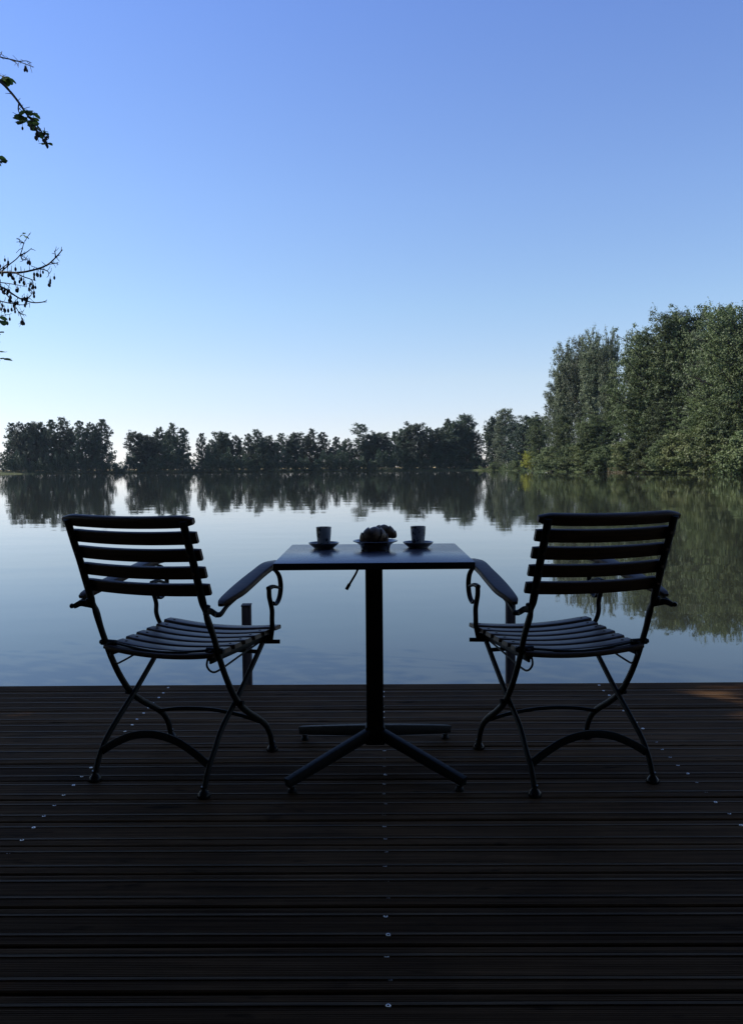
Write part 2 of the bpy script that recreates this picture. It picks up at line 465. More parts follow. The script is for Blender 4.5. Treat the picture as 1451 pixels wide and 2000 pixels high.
def mooring_post(x, label):
    t = thing('mooring_post', label, 'post', (x, 3.795, 0), math.radians(3 if x < 0 else -3), 'wooden posts at the deck edge')
    bm = bmesh.new(); box(bm, (0, 0, -.52), (.041, .062, 1.76), bev=.003)
    obj('shaft', bm, M['post_wood'], t)
    bm = bmesh.new(); box(bm, (0, 0, .364), (.045, .066, .007), bev=.002)
    obj('cap', bm, M['post_wood'], t)
mooring_post(-.587, 'thin wooden post at deck edge behind the left chair front leg')
mooring_post(.645, 'thin wooden post at deck edge behind the right chair front leg')

# ------------------------------------------------------------------ boathouse behind the viewer (its roof shades the deck)
def build_boathouse():
    t = thing('boathouse', 'dark board boathouse with low porch roof behind the deck', 'house', (0, -1.6, 0))
    bm = bmesh.new()
    for i in range(52): box(bm, (-3.3 + i * .2, -.05, 1.25), (.192, .03 + (i % 2) * .012, 2.5), bev=.003, seg=1)
    obj('wall', bm, M['house_wood'], t)
    bm = bmesh.new()
    for i in range(17): box(bm, (-3.16, .06 + i * .2, 1.25), (.03 + (i % 2) * .012, .192, 2.36), bev=.003, seg=1)
    obj('wall', bm, M['house_wood'], t)  # unseen side wall, added to keep a sun patch off the near deck
    bm = bmesh.new()
    box(bm, (1.8, 1.3, 2.63), (11.4, 4.3, .05), Matrix.Rotation(-.07, 3, 'X'), bev=.006)
    obj('roof', bm, M['roof'], t)
    bm = bmesh.new(); box(bm, (1.8, 3.2, 2.38), (11.0, .12, .16), bev=.008)
    obj('beam', bm, M['house_wood'], t)
    for x in (-3.1, 6.6):
        bm = bmesh.new(); box(bm, (x, 3.2, 1.15), (.12, .12, 2.3), bev=.008)
        obj('porch_post', bm, M['house_wood'], t)
build_boathouse()

# ------------------------------------------------------------------ chairs
STILE = [(-.314, .850), (-.285, .775), (-.260, .715), (-.238, .655), (-.215, .595), (-.203, .568), (-.190, .540), (-.165, .485), (-.140, .428), (-.113, .372),
         (-.073, .305), (-.018, .236), (.045, .188), (.120, .142), (.172, .103), (.202, .058), (.214, .012)]
STILE_SC = [(1.5, .8)] * 4 + [(1.4, .95), (.75, .85), (1.05, 1.15)] + [(1, 1)] * 10
REAR = [(-.222, .012), (-.214, .040), (-.195, .080), (-.160, .122), (-.100, .178), (-.018, .236), (.052, .290), (.122, .346), (.178, .392)]

def make_chair():
    t = thing('folding_garden_chair', '', 'chair', (0, 0, 0), 0, 'folding garden chairs at the table')
    iron_m, wd = M['iron'], M['chair_wood']
    X = (1, 0, 0)
    # backrest: top rail and four slats, gently concave towards the sitter
    bm = bmesh.new()
    sl = (-.312 + .192) / (.84 - .545)
    nrm = Vector((0, 1, -sl)).normalized(); up = Vector((0, sl, 1)).normalized()
    def slat(zc, hh, th, half, top=False):
        yc = -.192 + sl * (zc - .545) + .013
        path = []; N = 14
        for i in range(N + 1):
            x = -half + 2 * half * i / N
            path.append(Vector((x, yc, zc)) - nrm * (.017 * (1 - (x / half) ** 2)) + nrm * .006)
        sc = []
        for i in range(N + 1):
            e = abs(2 * i / N - 1)
            sc.append((1, 1) if e < .95 else (.86, .9))
        if top:
            sc = []
            for i in range(N + 1):
                e = abs(2 * i / N - 1); sc.append((1 if e < .8 else (.93 if e < .9 else (.78 if e < .98 else .48)), 1 if e < .9 else .8))
        sweep(bm, path, prof_rect(hh, th, .22 if not top else .35), up, sc, smooth=2)
    slat(.847, .0185, .012, .231, True)
    for zc in (.798, .745, .690, .6355): slat(zc, .0203, .0075, .230)
    for s in (-1, 1):                                   # slat screws
        for zc in (.798, .745, .690, .6355):
            yc = -.192 + sl * (zc - .545)
            sweep(bm, [Vector((s * .203, yc - .012, zc)), Vector((s * .203, yc + .004, zc))], prof_round(.005, .005, 8), X, smooth=0)
    obj('backrest', bm, wd, t)
    # seat: seven slats, dished across the width
    bm = bmesh.new()
    for i in range(7):
        yc = -.140 + i * .0625
        half = .205 + .003 * i + (.006 if i == 6 else 0)
        zc = .421 + .0025 * i + (.003 if i in (0, 6) else 0)
        path = []; N = 14
        for k in range(N + 1):
            x = -half + 2 * half * k / N
            path.append(Vector((x, yc, zc - .016 * (1 - (x / half) ** 2))))
        e = [(1, 1)] * (N + 1); e[0] = e[-1] = (.85, .85)
        sweep(bm, path, prof_rect(.0265, .0085, .3), (0, 1, 0), e, smooth=1)
        for s in (-1, 1):
            lathe(bm, [(.0045, 0), (.0045, .0018)], 8, (s * (half - .03), yc, zc + .0045))
    obj('seat', bm, wd, t)
    for s in (-1, 1):
        # stile that runs down into the front leg
        bm = bmesh.new()
        sweep(bm, [Vector((s * (.206 + .004 * (z < .5)), y, z)) for y, z in STILE], prof_round(.0085, .0115, 12), X, STILE_SC)
        lathe_at = Vector((s * .2115, -.018, .236))
        sweep(bm, [lathe_at - Vector((.016, 0, 0)), lathe_at + Vector((.016, 0, 0))], prof_round(.009, .009, 10), (0, 0, 1), smooth=0)
        leg = obj('leg', bm, iron_m, t)
        bm = bmesh.new(); lathe(bm, [(.0195, 0), (.0212, .005), (.0185, .013), (.0125, .021), (.0095, .027), (.0095, .034)], 16, (s * .210, .2145, 0))
        obj('foot', bm, M['foot_cap'], leg)
        # rear leg, crossing inside the stile
        bm = bmesh.new()
        sweep(bm, [Vector((s * (.196 + .006 * (z < .15)), y, z)) for y, z in REAR], prof_round(.0078, .0105, 12), X)
        leg = obj('leg', bm, iron_m, t)
        bm = bmesh.new(); lathe(bm, [(.0195, 0), (.0212, .005), (.0185, .013), (.0125, .021), (.0095, .027), (.0095, .034)], 16, (s * .202, -.2225, 0))
        obj('foot', bm, M['foot_cap'], leg)
        # rail under the seat slats
        bm = bmesh.new()
        sweep(bm, [Vector((s * .188, -.150, .404)), Vector((s * .188, .03, .406)), Vector((s * .190, .21, .408)), Vector((s * .190, .245, .392))],
              prof_rect(.004, .011, .3), X, smooth=3)
        obj('seat_rail', bm, iron_m, t)
        # hinge block between stile and seat
        bm = bmesh.new()
        sweep(bm, [Vector((s * .226, -.142, .434)), Vector((s * .172, -.142, .434))], prof_round(.0105, .010, 10), (0, 0, 1), smooth=0)
        box(bm, (s * .190, -.142, .420), (.014, .032, .034), bev=.004)
        sweep(bm, [Vector((s * .232, -.142, .434)), Vector((s * .222, -.142, .434))], prof_round(.007, .007, 10), (0, 0, 1), smooth=0)
        obj('hinge', bm, iron_m, t)
        # armrest: wooden board on an iron strap
        bm = bmesh.new()
        path = [(.258, -.200, .590), (.256, -.175, .598), (.254, -.10, .613), (.248, -.02, .631), (.242, .07, .651), (.236, .16, .667), (.232, .243, .668)]
        sc = [(.30, .5), (.60, .8), (.95, 1), (1, 1), (.92, 1), (.95, 1), (.8, .85)]
        sweep(bm, [Vector((s * a, b, c)) for a, b, c in path], prof_rect(.0285, .0105, .30), X, sc)
        arm = obj('armrest', bm, wd, t)
        bm = bmesh.new()
        sweep(bm, [Vector((s * .204, -.206, .570)), Vector((s * .222, -.214, .572)), Vector((s * .240, -.224, .574)), Vector((s * .258, -.226, .566)), Vector((s * .266, -.212, .566)), Vector((s * .262, -.17, .582)), Vector((s * .256, -.10, .598))],
              prof_rect(.0085, .0038, .35), (0, 0, 1), [(1.6, 1.3), (1.3, 1.3), (1.1, 1.2), (1, 1.2), (.9, 1.1), (.5, 1.5), (.35, 1.8)])
        sweep(bm, [Vector((s * .262, -.238, .566)), Vector((s * .272, -.226, .566))], prof_round(.0075, .0075, 10), (0, 0, 1), smooth=0)
        box(bm, (s * .2185, -.211, .578), (.016, .02, .026), bev=.006)
        obj('arm_bracket', bm, iron_m, arm)
        # front support: post from the seat, bow up to the arm and small scroll
        bm = bmesh.new()
        x = s * .236
        fb = prof_rect(.0088, .0034, .35)
        sweep(bm, [Vector((x, y, z)) for y, z in ((.04, .632), (.11, .650), (.19, .650), (.232, .626), (.246, .590), (.240, .556), (.222, .534), (.198, .526), (.180, .538))], fb, X)
        sweep(bm, [Vector((s * xx, y, z)) for xx, y, z in ((.214, .206, .398), (.222, .196, .418), (.232, .184, .448), (.236, .176, .478), (.236, .177, .510), (.236, .166, .540), (.236, .158, .562), (.236, .157, .592))],
              prof_rect(.0085, .0048, .4), X)
        sweep(bm, [Vector((x, y, z)) for y, z in ((.151, .589), (.180, .592), (.205, .588), (.240, .578))], prof_rect(.008, .0062, .4), X, [(1, 1.2), (1, 1.1), (.9, .9), (.8, .5)])
        sweep(bm, [Vector((s * .242, .222, .392)), Vector((s * .182, .200, .392))], prof_round(.0075, .0075, 10), (0, 0, 1), smooth=0)
        box(bm, (s * .205, .210, .402), (.02, .022, .03), bev=.006)
        obj('arm_support', bm, iron_m, t)
        # folding link: thin rod from the rear of the stile to the seat front
        bm = bmesh.new()
        sweep(bm, [Vector((s * .180, -.148, .416)), Vector((s * .180, -.157, .388)), Vector((s * .183, -.130, .363)), Vector((s * .186, -.085, .362)),
                   Vector((s * .186, .05, .380)), Vector((s * .186, .18, .396))], prof_round(.0034, .0034, 8), X)
        obj('folding_link', bm, iron_m, t)
    bm = bmesh.new()
    sweep(bm, [Vector((-.2, -.142, .436)), Vector((0, -.150, .418)), Vector((.2, -.142, .436))], prof_round(.0042, .0042, 10), (0, 1, 0))
    obj('hinge_rod', bm, iron_m, t)
    bm = bmesh.new()
    sweep(bm, [Vector((-.196, .150, .368)), Vector((.196, .150, .368))], prof_rect(.004, .007, .35), (0, 1, 0), smooth=0)
    obj('seat_brace', bm, iron_m, t)
    # stretchers: tall flat arch behind, thin arch in front
    bm = bmesh.new()
    pts = [(-.198, -.190, .088), (-.15, -.188, .118), (-.08, -.187, .150), (0, -.187, .162), (.08, -.187, .150), (.15, -.188, .118), (.198, -.190, .088)]
    sweep(bm, [Vector(p) for p in pts], prof_rect(.0032, .0125, .3), (0, 1, 0))
    obj('stretcher', bm, iron_m, t)
    bm = bmesh.new()
    pts = [(-.205, .140, .126), (-.12, .142, .142), (0, .143, .150), (.12, .142, .142), (.205, .140, .126)]
    sweep(bm, [Vector(p) for p in pts], prof_rect(.0035, .0065, .3), (0, 1, 0))
    obj('stretcher', bm, iron_m, t)
    return t

chair = make_chair()
chair.location = (-.629, 2.724, 0); chair.rotation_euler.z = math.radians(-20.26)
chair['label'] = 'dark slatted folding garden armchair on the left side of the table'
chair2 = copy_tree(chair)
chair2.location = (.630, 2.700, 0); chair2.rotation_euler.z = math.radians(14.19)
chair2['label'] = 'dark slatted folding garden armchair on the right side of the table'

# ------------------------------------------------------------------ table
TZ, TX, TY = .72, .0065, 2.70
def build_table():
    t = thing('bistro_table', 'small square dark pedestal table between the two chairs', 'table', (TX, TY, 0), 0)
    bm = bmesh.new(); box(bm, (0, 0, TZ - .0105), (.597, .598, .021), bev=.0022)
    for f in bm.faces:
        f.material_index = 0 if f.normal.z > .5 else 1
    obj('tabletop', bm, [M['laminate'], M['edge_band']], t)
    bm = bmesh.new()
    box(bm, (0, .02, TZ - .0275), (.30, .30, .012), bev=.003)
    for a in (-1, 1): box(bm, (a * .10, .02, TZ - .027), (.03, .42, .011), bev=.003)
    obj('top_bracket', bm, M['table_iron'], t)
    bm = bmesh.new(); box(bm, (0, .02, .382), (.0575, .0575, .61), bev=.006, seg=3)
    obj('column', bm, M['table_iron'], t)
    bm = bmesh.new(); box(bm, (0, .02, .1035), (.066, .066, .062), bev=.006, seg=3)
    obj('hub', bm, M['table_iron'], t)
    for sx in (-1, 1):
        for sy in (-1, 1):
            bm = bmesh.new()
            a = Vector((sx * .018, .02 + sy * .018, .110)); b = Vector((sx * .272, .022 + sy * .256, .034))
            d = (b - a).normalized(); P = [a, a.lerp(b, .35), a.lerp(b, .75), b]
            sweep(bm, P, prof_rect(.0115, .0158, .08, 2), (d.y, -d.x, 0), [(1, 1.16), (1, 1.1), (1, .98), (1, .85)], smooth=3)
            leg = obj('leg', bm, M['table_iron'], t)
            bm = bmesh.new()
            lathe(bm, [(.0125, 0), (.014, .003), (.0125, .010), (.009, .013), (.009, .020)], 16, (sx * .258, .022 + sy * .243, 0))
            obj('foot', bm, M['rubber'], leg)
    bm = bmesh.new()
    sweep(bm, [Vector((-.02, -.05, .694)), Vector((-.045, -.12, .688)), Vector((-.058, -.16, .668)), Vector((-.078, -.17, .636))], prof_round(.0035, .0035, 10), (1, 0, 0))
    sweep(bm, [Vector((-.0765, -.17, .639)), Vector((-.0865, -.172, .622))], prof_round(.0052, .0052, 10), (1, 0, 0), smooth=0)
    obj('tilt_lever', bm, M['table_iron'], t)
build_table()

# ------------------------------------------------------------------ crockery and croissants
def saucer_cup(px, label_c, label_s, rz):
    c = at(px, 1064, 2.845); c = (c[0], 2.845, TZ + .0006)
    bm = bmesh.new()
    lathe(bm, [(.001, .004), (.030, .004), (.0295, 0), (.033, 0), (.034, .003), (.044, .011), (.0505, .0185), (.0505, .0205), (.049, .0205), (.042, .0135), (.032, .007), (.001, .0065)], 40)
    o = obj('saucer', bm, M['saucer']); o.location = c; o.scale = (1.05, 1.05, 1.0)
    tag(o, label_s, 'saucer', 'saucers on the table')
    t = thing('espresso_cup', label_c, 'cup', (c[0], c[1], c[2] + .0068), rz, 'espresso cups on the table'); t.scale = (1.06, 1.06, 1.2)
    bm = bmesh.new()
    lathe(bm, [(.001, 0), (.0185, 0), (.0195, .002), (.0215, .015), (.0238, .034), (.0250, .054), (.0250, .0565), (.0238, .0565), (.0230, .052), (.0215, .030), (.018, .008), (.001, .006)], 40)
    obj('body', bm, M['cup'], t)
    bm = bmesh.new(); lathe(bm, [(.001, .040), (.0220, .040), (.0218, .0385), (.001, .0385)], 28)
    obj('coffee', bm, M['coffee'], t)
saucer_cup(632.5, 'small flower printed espresso cup on the left saucer', 'small grey saucer under the left espresso cup', .4)
saucer_cup(816.5, 'small flower printed espresso cup on the right saucer', 'small grey saucer under the right espresso cup', 2.3)

PC = at(733, 1072, 2.80); PC = (PC[0], 2.79, TZ + .0006)
bm = bmesh.new()
lathe(bm, [(.001, .006), (.044, .006), (.045, 0), (.049, 0), (.0505, .008), (.053, .016), (.064, .0235), (.0765, .0285), (.0765, .0305), (.075, .0312), (.064, .0268), (.052, .020), (.046, .0115), (.001, .010)], 56)
o = obj('plate', bm, M['plate']); o.location = PC
tag(o, 'dark footed plate holding croissants in the table middle', 'plate')

def croissant(name, L, R, bend, seed, turns=9):
    """A ridged crescent with pointed ends."""
    rnd = random.Random(seed); bm = bmesh.new(); N, K = 150, 36; rings = []
    for i in range(N + 1):
        u = i / N * 2 - 1
        th = u * bend; rad = L / bend / 2
        c = Vector((rad * math.sin(th), rad * (1 - math.cos(th)), 0))
        env = max(0, 1 - abs(u) ** 2.1) ** .72 * .93 + .10
        ph = (abs(u) * turns / 2 + .15) % 1
        step = .80 + .26 * (1 - ph) ** .75
        side = Vector((math.cos(th), math.sin(th), 0)); out = Vector((math.sin(th), -math.cos(th), 0))
        ring = []
        for k in range(K):
            a = 2 * math.pi * k / K
            ph2 = (abs(u) * turns / 2 + .15 + .16 * math.sin(a * 1 + 1.1) + .05 * math.sin(3 * a + seed)) % 1
            r = R * env * (.84 + .21 * (1 - ph2) ** .8 + .03 * max(0, math.sin(a * 4 + u * 7))) * (1 + .04 * math.sin(2 * a + seed + u * 3))
            ring.append(bm.verts.new(c + out * (math.cos(a) * r) + Vector((0, 0, math.sin(a) * r * .88))))
        rings.append(ring)
    for i in range(N):
        for k in range(K):
            bm.faces.new((rings[i][k], rings[i][(k + 1) % K], rings[i + 1][(k + 1) % K], rings[i + 1][k]))
    bm.faces.new(rings[0]); bm.faces.new(rings[-1])
    bmesh.ops.translate(bm, verts=bm.verts, vec=(0, -L / bend / 2 * (1 - math.cos(bend)) * .45, 0))
    return obj(name, bm, M['crust'])
c1 = croissant('croissant', .108, .0305, 1.2, 2, 6)
c1.location = (PC[0] - .004, PC[1] - .008, PC[2] + .0345); c1.rotation_euler = (math.radians(-78), math.radians(3), math.radians(8))
tag(c1, 'large ridged golden brown croissant at the front of the plate', 'croissant', 'croissants on the plate')
c2 = croissant('croissant', .098, .0235, .9, 5, 5)
c2.location = (PC[0] + .030, PC[1] + .036, PC[2] + .051); c2.rotation_euler = (math.radians(-70), math.radians(4), math.radians(-16))
tag(c2, 'smaller croissant leaning behind the large one, its tip to the right', 'croissant', 'croissants on the plate')
#TREES
# ------------------------------------------------------------------ trees
def tube_np(path, rad, n=6):
    P = np.asarray(path, float); V = []; F = []
    for i, p in enumerate(P):
        t = P[min(i + 1, len(P) - 1)] - P[max(i - 1, 0)]; t /= np.linalg.norm(t) + 1e-9
        a = np.array([0, 0, 1.]) if abs(t[2]) < .9 else np.array([1., 0, 0])
        u = np.cross(t, a); u /= np.linalg.norm(u); v = np.cross(t, u)
        ang = np.linspace(0, 2 * math.pi, n, endpoint=False)
        V.append(p + rad[i] * (np.outer(np.cos(ang), u) + np.outer(np.sin(ang), v)))
    for i in range(len(P) - 1):
        for k in range(n):
            F.append((i * n + k, i * n + (k + 1) % n, (i + 1) * n + (k + 1) % n, (i + 1) * n + k))
    return np.vstack(V), np.array(F)

class Wood:
    def __init__(s): s.V = []; s.F = []; s.n = 0
    def add(s, path, rad, n=6):
        v, f = tube_np(path, rad, n); s.V.append(v); s.F.append(f + s.n); s.n += len(v)
    def arrays(s): return np.vstack(s.V), np.vstack(s.F)

def leaf_quads(C, size, rng, up=.25, aspect=.62, out=None):
    """One folded rhombic leaf spray per centre."""
    N = len(C)
    nrm = rng.normal(size=(N, 3)); nrm[:, 2] += up * 2
    if out is not None: nrm = nrm * .62 + out
    nrm /= np.linalg.norm(nrm, axis=1)[:, None]
    a = rng.normal(size=(N, 3)); t = np.cross(nrm, a); t /= np.linalg.norm(t, axis=1)[:, None] + 1e-9
    b = np.cross(nrm, t)
    s = (size * rng.uniform(.6, 1.35, N))[:, None]
    V = np.stack([C - t * s * .5, C + b * s * aspect * .5 + nrm * s * .1, C + t * s * .5, C - b * s * aspect * .5 + nrm * s * .1], 1).reshape(-1, 3)
    return V, np.arange(4 * N).reshape(N, 4)

def grow(seed, H, radius, n_br, n_clump, n_leaf, leaf, t0=.1, t1=.97, up=.5, sig=.03, droop=0.0, spires=0, lean=.02, inner=.3, trunk_r=.014, an=(1, 1, .62)):
    rng = np.random.default_rng(seed); w = Wood(); C = []; O = []
    def axis(base, top, r0, n=9, wob=.012):
        ts = np.linspace(0, 1, n); P = base + np.outer(ts, top - base)
        P[1:-1, :2] += rng.normal(size=(n - 2, 2)) * H * wob * .5
        w.add(P, r0 * (1 - ts) ** .8 + .012, 7); return P
    axes = [(axis(np.array([0, 0, -.4]), np.array([rng.normal() * H * lean, rng.normal() * H * lean, H * t1]), H * trunk_r), 1.0, t0)]
    for k in range(spires):
        a = rng.uniform(0, 2 * math.pi); r = rng.uniform(.06, .14) * H
        axes.append((axis(np.array([0, 0, H * rng.uniform(.12, .3)]), np.array([r * math.cos(a), r * math.sin(a), H * rng.uniform(.72, .96)]), H * trunk_r * .55), .55, .3))
    ang = rng.uniform(0, 6)
    for P, wt, ta in axes:
        nb = int(n_br * wt)
        for i in range(nb):
            t = ta + (1 - ta) * ((i + rng.uniform(0, 1)) / nb) ** .95
            z = P[0, 2] + (P[-1, 2] - P[0, 2]) * t
            j = min(int(t * (len(P) - 1)), len(P) - 2); f = t * (len(P) - 1) - j
            o = P[j] * (1 - f) + P[j + 1] * f
            ang += 2.4 + rng.normal() * .4
            L = max(radius(z / H), .01) * H * rng.uniform(.62, 1.18) * (1 if wt == 1 else .62)
            e = up * (1 + .5 * (t - .5)) + rng.normal() * .12
            d = np.array([math.cos(ang), math.sin(ang), 0.])
            s = np.linspace(0, 1, 5)[:, None]
            B = o + d * L * s + np.array([0, 0, 1.]) * (L * e * s - droop * L * s ** 2) + rng.normal(size=(5, 3)) * L * .03 * s
            w.add(B, np.linspace(H * .0034, H * .0008, 5) * (.5 + L / (.2 * H)), 4)
            nc = max(2, int(n_clump * (.5 + L / (.22 * H))))
            for c in range(nc):
                q = rng.uniform(inner, 1.03); k = min(int(q * 4), 3); g = q * 4 - k
                cc = B[k] * (1 - g) + B[k + 1] * g + rng.normal(size=3) * L * .12
                m = rng.poisson(n_leaf * (.5 + .5 * min(1, L / (.14 * H))))
                sg = sig * H * rng.uniform(.6, 1.3) * (.6 + .4 * min(1, L / (.14 * H)))
                q3 = rng.normal(size=(m, 3)); C.append(cc + q3 * sg * np.array(an))
                O.append(q3 * .75 + d * .45 + np.array([0, 0, .25]))
    C = np.vstack(C); O = np.vstack(O); kp = C[:, 2] > .15; C = C[kp]; O = O[kp]
    top = float(np.percentile(C[:, 2], 99.85)); fz = H / top
    C[:, 2] *= fz
    for v in w.V: v[:, 2] *= fz
    V, F = leaf_quads(C, leaf, rng, out=O)
    return w.arrays(), (V, F)

def cone_r(t): return .34 * max(0, 1.03 - t) ** .70 * (1.0 if t > .2 else .75 + t)
def cone2_r(t): return .29 * max(0, 1.03 - t) ** .60 * (1.0 if t > .2 else .8 + t)
def round_r(t): return .34 * max(0.02, 1 - ((t - .48) / .56) ** 2) ** .5
def tall_r(t): return .25 * max(0.03, 1 - ((t - .42) / .62) ** 2) ** .6
def pop_r(t): return .15 * max(0.04, 1 - ((t - .45) / .60) ** 2) ** .5
def broom_r(t): return (.15 if t < .62 else .14) * max(.03, 1 - max(0, t - .8) / .22) ** .5 * (1 if not .55 < t < .68 else .45)
def dome_r(t): return .62 * max(0.05, 1 - (t / 1.02) ** 2) ** .55

PROTO = {}
def proto(key, mat_leaf, **kw):
    PROTO[key] = (kw['H'], grow(**kw), mat_leaf, [None])
proto('cone_a', 'leaf_alder', seed=1, H=18, radius=cone_r, n_br=70, n_clump=6, n_leaf=17, leaf=.47, t0=.05, up=.40, sig=.0175)
proto('cone_b', 'leaf_alder', seed=2, H=18, radius=cone2_r, n_br=64, n_clump=6, n_leaf=17, leaf=.47, t0=.06, up=.50, sig=.0165)
proto('cone_c', 'leaf_alder', seed=3, H=18, radius=cone_r, n_br=66, n_clump=6, n_leaf=15, leaf=.46, t0=.05, up=.30, sig=.020, spires=1)
proto('cone_d', 'leaf_alder', seed=8, H=18, radius=cone2_r, n_br=60, n_clump=6, n_leaf=16, leaf=.47, t0=.06, up=.4, sig=.0175, spires=1)
proto('round_a', 'leaf_alder', seed=4, H=18, radius=round_r, n_br=70, n_clump=7, n_leaf=17, leaf=.48, t0=.06, up=.5, sig=.024)
proto('round_b', 'leaf_alder', seed=5, H=18, radius=tall_r, n_br=76, n_clump=7, n_leaf=17, leaf=.48, t0=.05, up=.6, sig=.023, spires=1)
proto('broom', 'leaf_alder', seed=6, H=18, radius=broom_r, n_br=60, n_clump=5, n_leaf=18, leaf=.42, t0=.06, up=.9, sig=.022)
proto('birch', 'leaf_poplar', seed=7, H=20, radius=tall_r, n_br=90, n_clump=6, n_leaf=22, leaf=.38, t0=.06, up=.6, droop=.5, sig=.02)
proto('poplar_a', 'leaf_poplar', seed=11, H=28, radius=pop_r, n_br=92, n_clump=5, n_leaf=34, leaf=.34, t0=.05, up=1.15, sig=.0150, spires=4, trunk_r=.012, an=(.85, .85, 1.0))
proto('poplar_b', 'leaf_poplar', seed=12, H=28, radius=pop_r, n_br=92, n_clump=5, n_leaf=34, leaf=.34, t0=.05, up=.9, sig=.0155, spires=3, trunk_r=.012, an=(.85, .85, .95))
proto('oak_a', 'leaf_broad', seed=13, H=26, radius=round_r, n_br=80, n_clump=6, n_leaf=34, leaf=.34, t0=.05, up=.7, sig=.0155, spires=3, an=(1, 1, .8))
proto('oak_b', 'leaf_broad', seed=14, H=26, radius=tall_r, n_br=84, n_clump=5, n_leaf=34, leaf=.34, t0=.05, up=.9, sig=.0145, spires=4, an=(.9, .9, 1.1))
proto('oak_c', 'leaf_broad', seed=15, H=26, radius=tall_r, n_br=86, n_clump=6, n_leaf=34, leaf=.35, t0=.04, up=.5, sig=.016, spires=2)
proto('shrub_a', 'leaf_shrub', seed=21, H=6, radius=dome_r, n_br=60, n_clump=5, n_leaf=26, leaf=.27, t0=.03, up=.5, droop=.3, sig=.035, spires=3)
proto('shrub_b', 'leaf_broad', seed=22, H=6, radius=dome_r, n_br=60, n_clump=5, n_leaf=26, leaf=.27, t0=.03, up=.4, droop=.4, sig=.035, spires=2)
proto('shrub_y', 'leaf_yellow', seed=23, H=6, radius=dome_r, n_br=36, n_clump=4, n_leaf=16, leaf=.26, t0=.05, up=.7, sig=.035, spires=3)

rt = random.Random(77)
def tree(name, key, px, top, dist, label, group, wide=1.0, cat='tree'):
    H, ((wv, wf), (lv, lf)), ml, cache = PROTO[key]
    p = at(px, 915, dist); gz = float(ground_z(np.array([p[0]]), np.array([dist]))[0])
    h = at(px, top, dist)[2] - gz
    root = thing(name, label, cat, (p[0], dist, gz), rt.uniform(0, 6.28), group)
    sz = h / H; sx = sz ** .5 * wide * (1 if h / H < 1.3 else .95)
    root.scale = (sx, sx, sz)
    if cache[0] is None:
        a = np_obj('trunk', wv, wf, M['bark'], root, True)
        b = np_obj('crown', lv, lf, M[ml], root)
        cache[0] = (a, b)
    else:
        for q in cache[0]:
            c = q.copy(); COL.objects.link(c); c.parent = root
    return root

ORD = ['first', 'second', 'third', 'fourth', 'fifth', 'sixth', 'seventh', 'eighth', 'ninth', 'tenth', 'eleventh', 'twelfth', 'thirteenth', 'fourteenth',
       'fifteenth', 'sixteenth', 'seventeenth', 'eighteenth', 'nineteenth']
CLUMPS = [
    ('in the leftmost far shore clump', 'trees of the left far shore clump',
     [(24, 826, 'cone_b', .85), (42, 824, 'cone_d', .8), (58, 826, 'cone_b', .8), (76, 824, 'round_b', .95), (102, 820, 'cone_a', .85), (129, 816, 'cone_c', .95),
      (157, 822, 'cone_b', .85), (180, 825, 'cone_d', .9), (200, 819, 'cone_a', 1.0)]),
    ('in the small clump between two gaps', 'trees of the small far shore clump',
     [(268, 842, 'round_a', .85), (292, 850, 'round_b', .9), (314, 834, 'cone_d', .9), (333, 827, 'cone_c', .9), (358, 836, 'cone_a', .9)]),
    ('of the row right of the field gap', 'trees of the long far shore row',
     [(396, 846, 'cone_b', .75), (416, 858, 'cone_d', .85), (437, 843, 'round_b', 1.0), (463, 850, 'cone_d', .9), (486, 847, 'cone_b', .9), (507, 839, 'cone_c', 1.0),
      (530, 850, 'cone_d', .9), (551, 846, 'cone_b', .9), (577, 845, 'round_b', .95), (605, 838, 'cone_c', 1.0), (630, 844, 'cone_a', .95), (657, 853, 'cone_b', .9),
      (679, 856, 'cone_d', .9), (700, 826, 'broom', 1.25), (722, 847, 'round_b', .95), (745, 842, 'round_a', .95), (770, 843, 'cone_b', .85)]),
    ('of the taller trees ending the row', 'taller trees at the right end of the far row',
     [(790, 838, 'round_b', .9), (812, 824, 'round_a', 1.0), (836, 833, 'cone_d', .9), (852, 838, 'cone_b', .85), (868, 819, 'cone_c', 1.0), (889, 823, 'round_b', .95), (911, 810, 'round_b', .9), (930, 846, 'birch', .8)]),
]
LOOK = {'cone_a': 'conical dark alder', 'cone_b': 'narrow pointed dark alder', 'cone_c': 'broad pointed dark alder', 'cone_d': 'ragged topped dark alder', 'round_a': 'round headed dark tree',
        'round_b': 'bushy dark tree', 'broom': 'broom topped thin tree', 'birch': 'low drooping grey green tree'}
for where, grp, L in CLUMPS:
    for i, (px, top, key, wd) in enumerate(L):
        tree('broom_tree' if key == 'broom' else ('birch_tree' if key == 'birch' else 'alder_tree'), key, px, top, 304 + rt.uniform(0, 7),
             f'{LOOK[key]}, {ORD[i]} from left {where}', grp, wd)

# a second, slightly lower rank behind the first closes the clumps
for where, grp, L in CLUMPS:
    for i, (a, b) in enumerate(zip(L, L[1:])):
        tree('alder_tree', ('cone_b', 'cone_d', 'cone_a')[i % 3], (a[0] + b[0]) / 2, max(a[1], b[1]) + rt.uniform(10, 25), 315 + rt.uniform(0, 6),
             f'lower dark tree behind gap {ORD[i]} from left {where}', grp + ', back rank', .95)

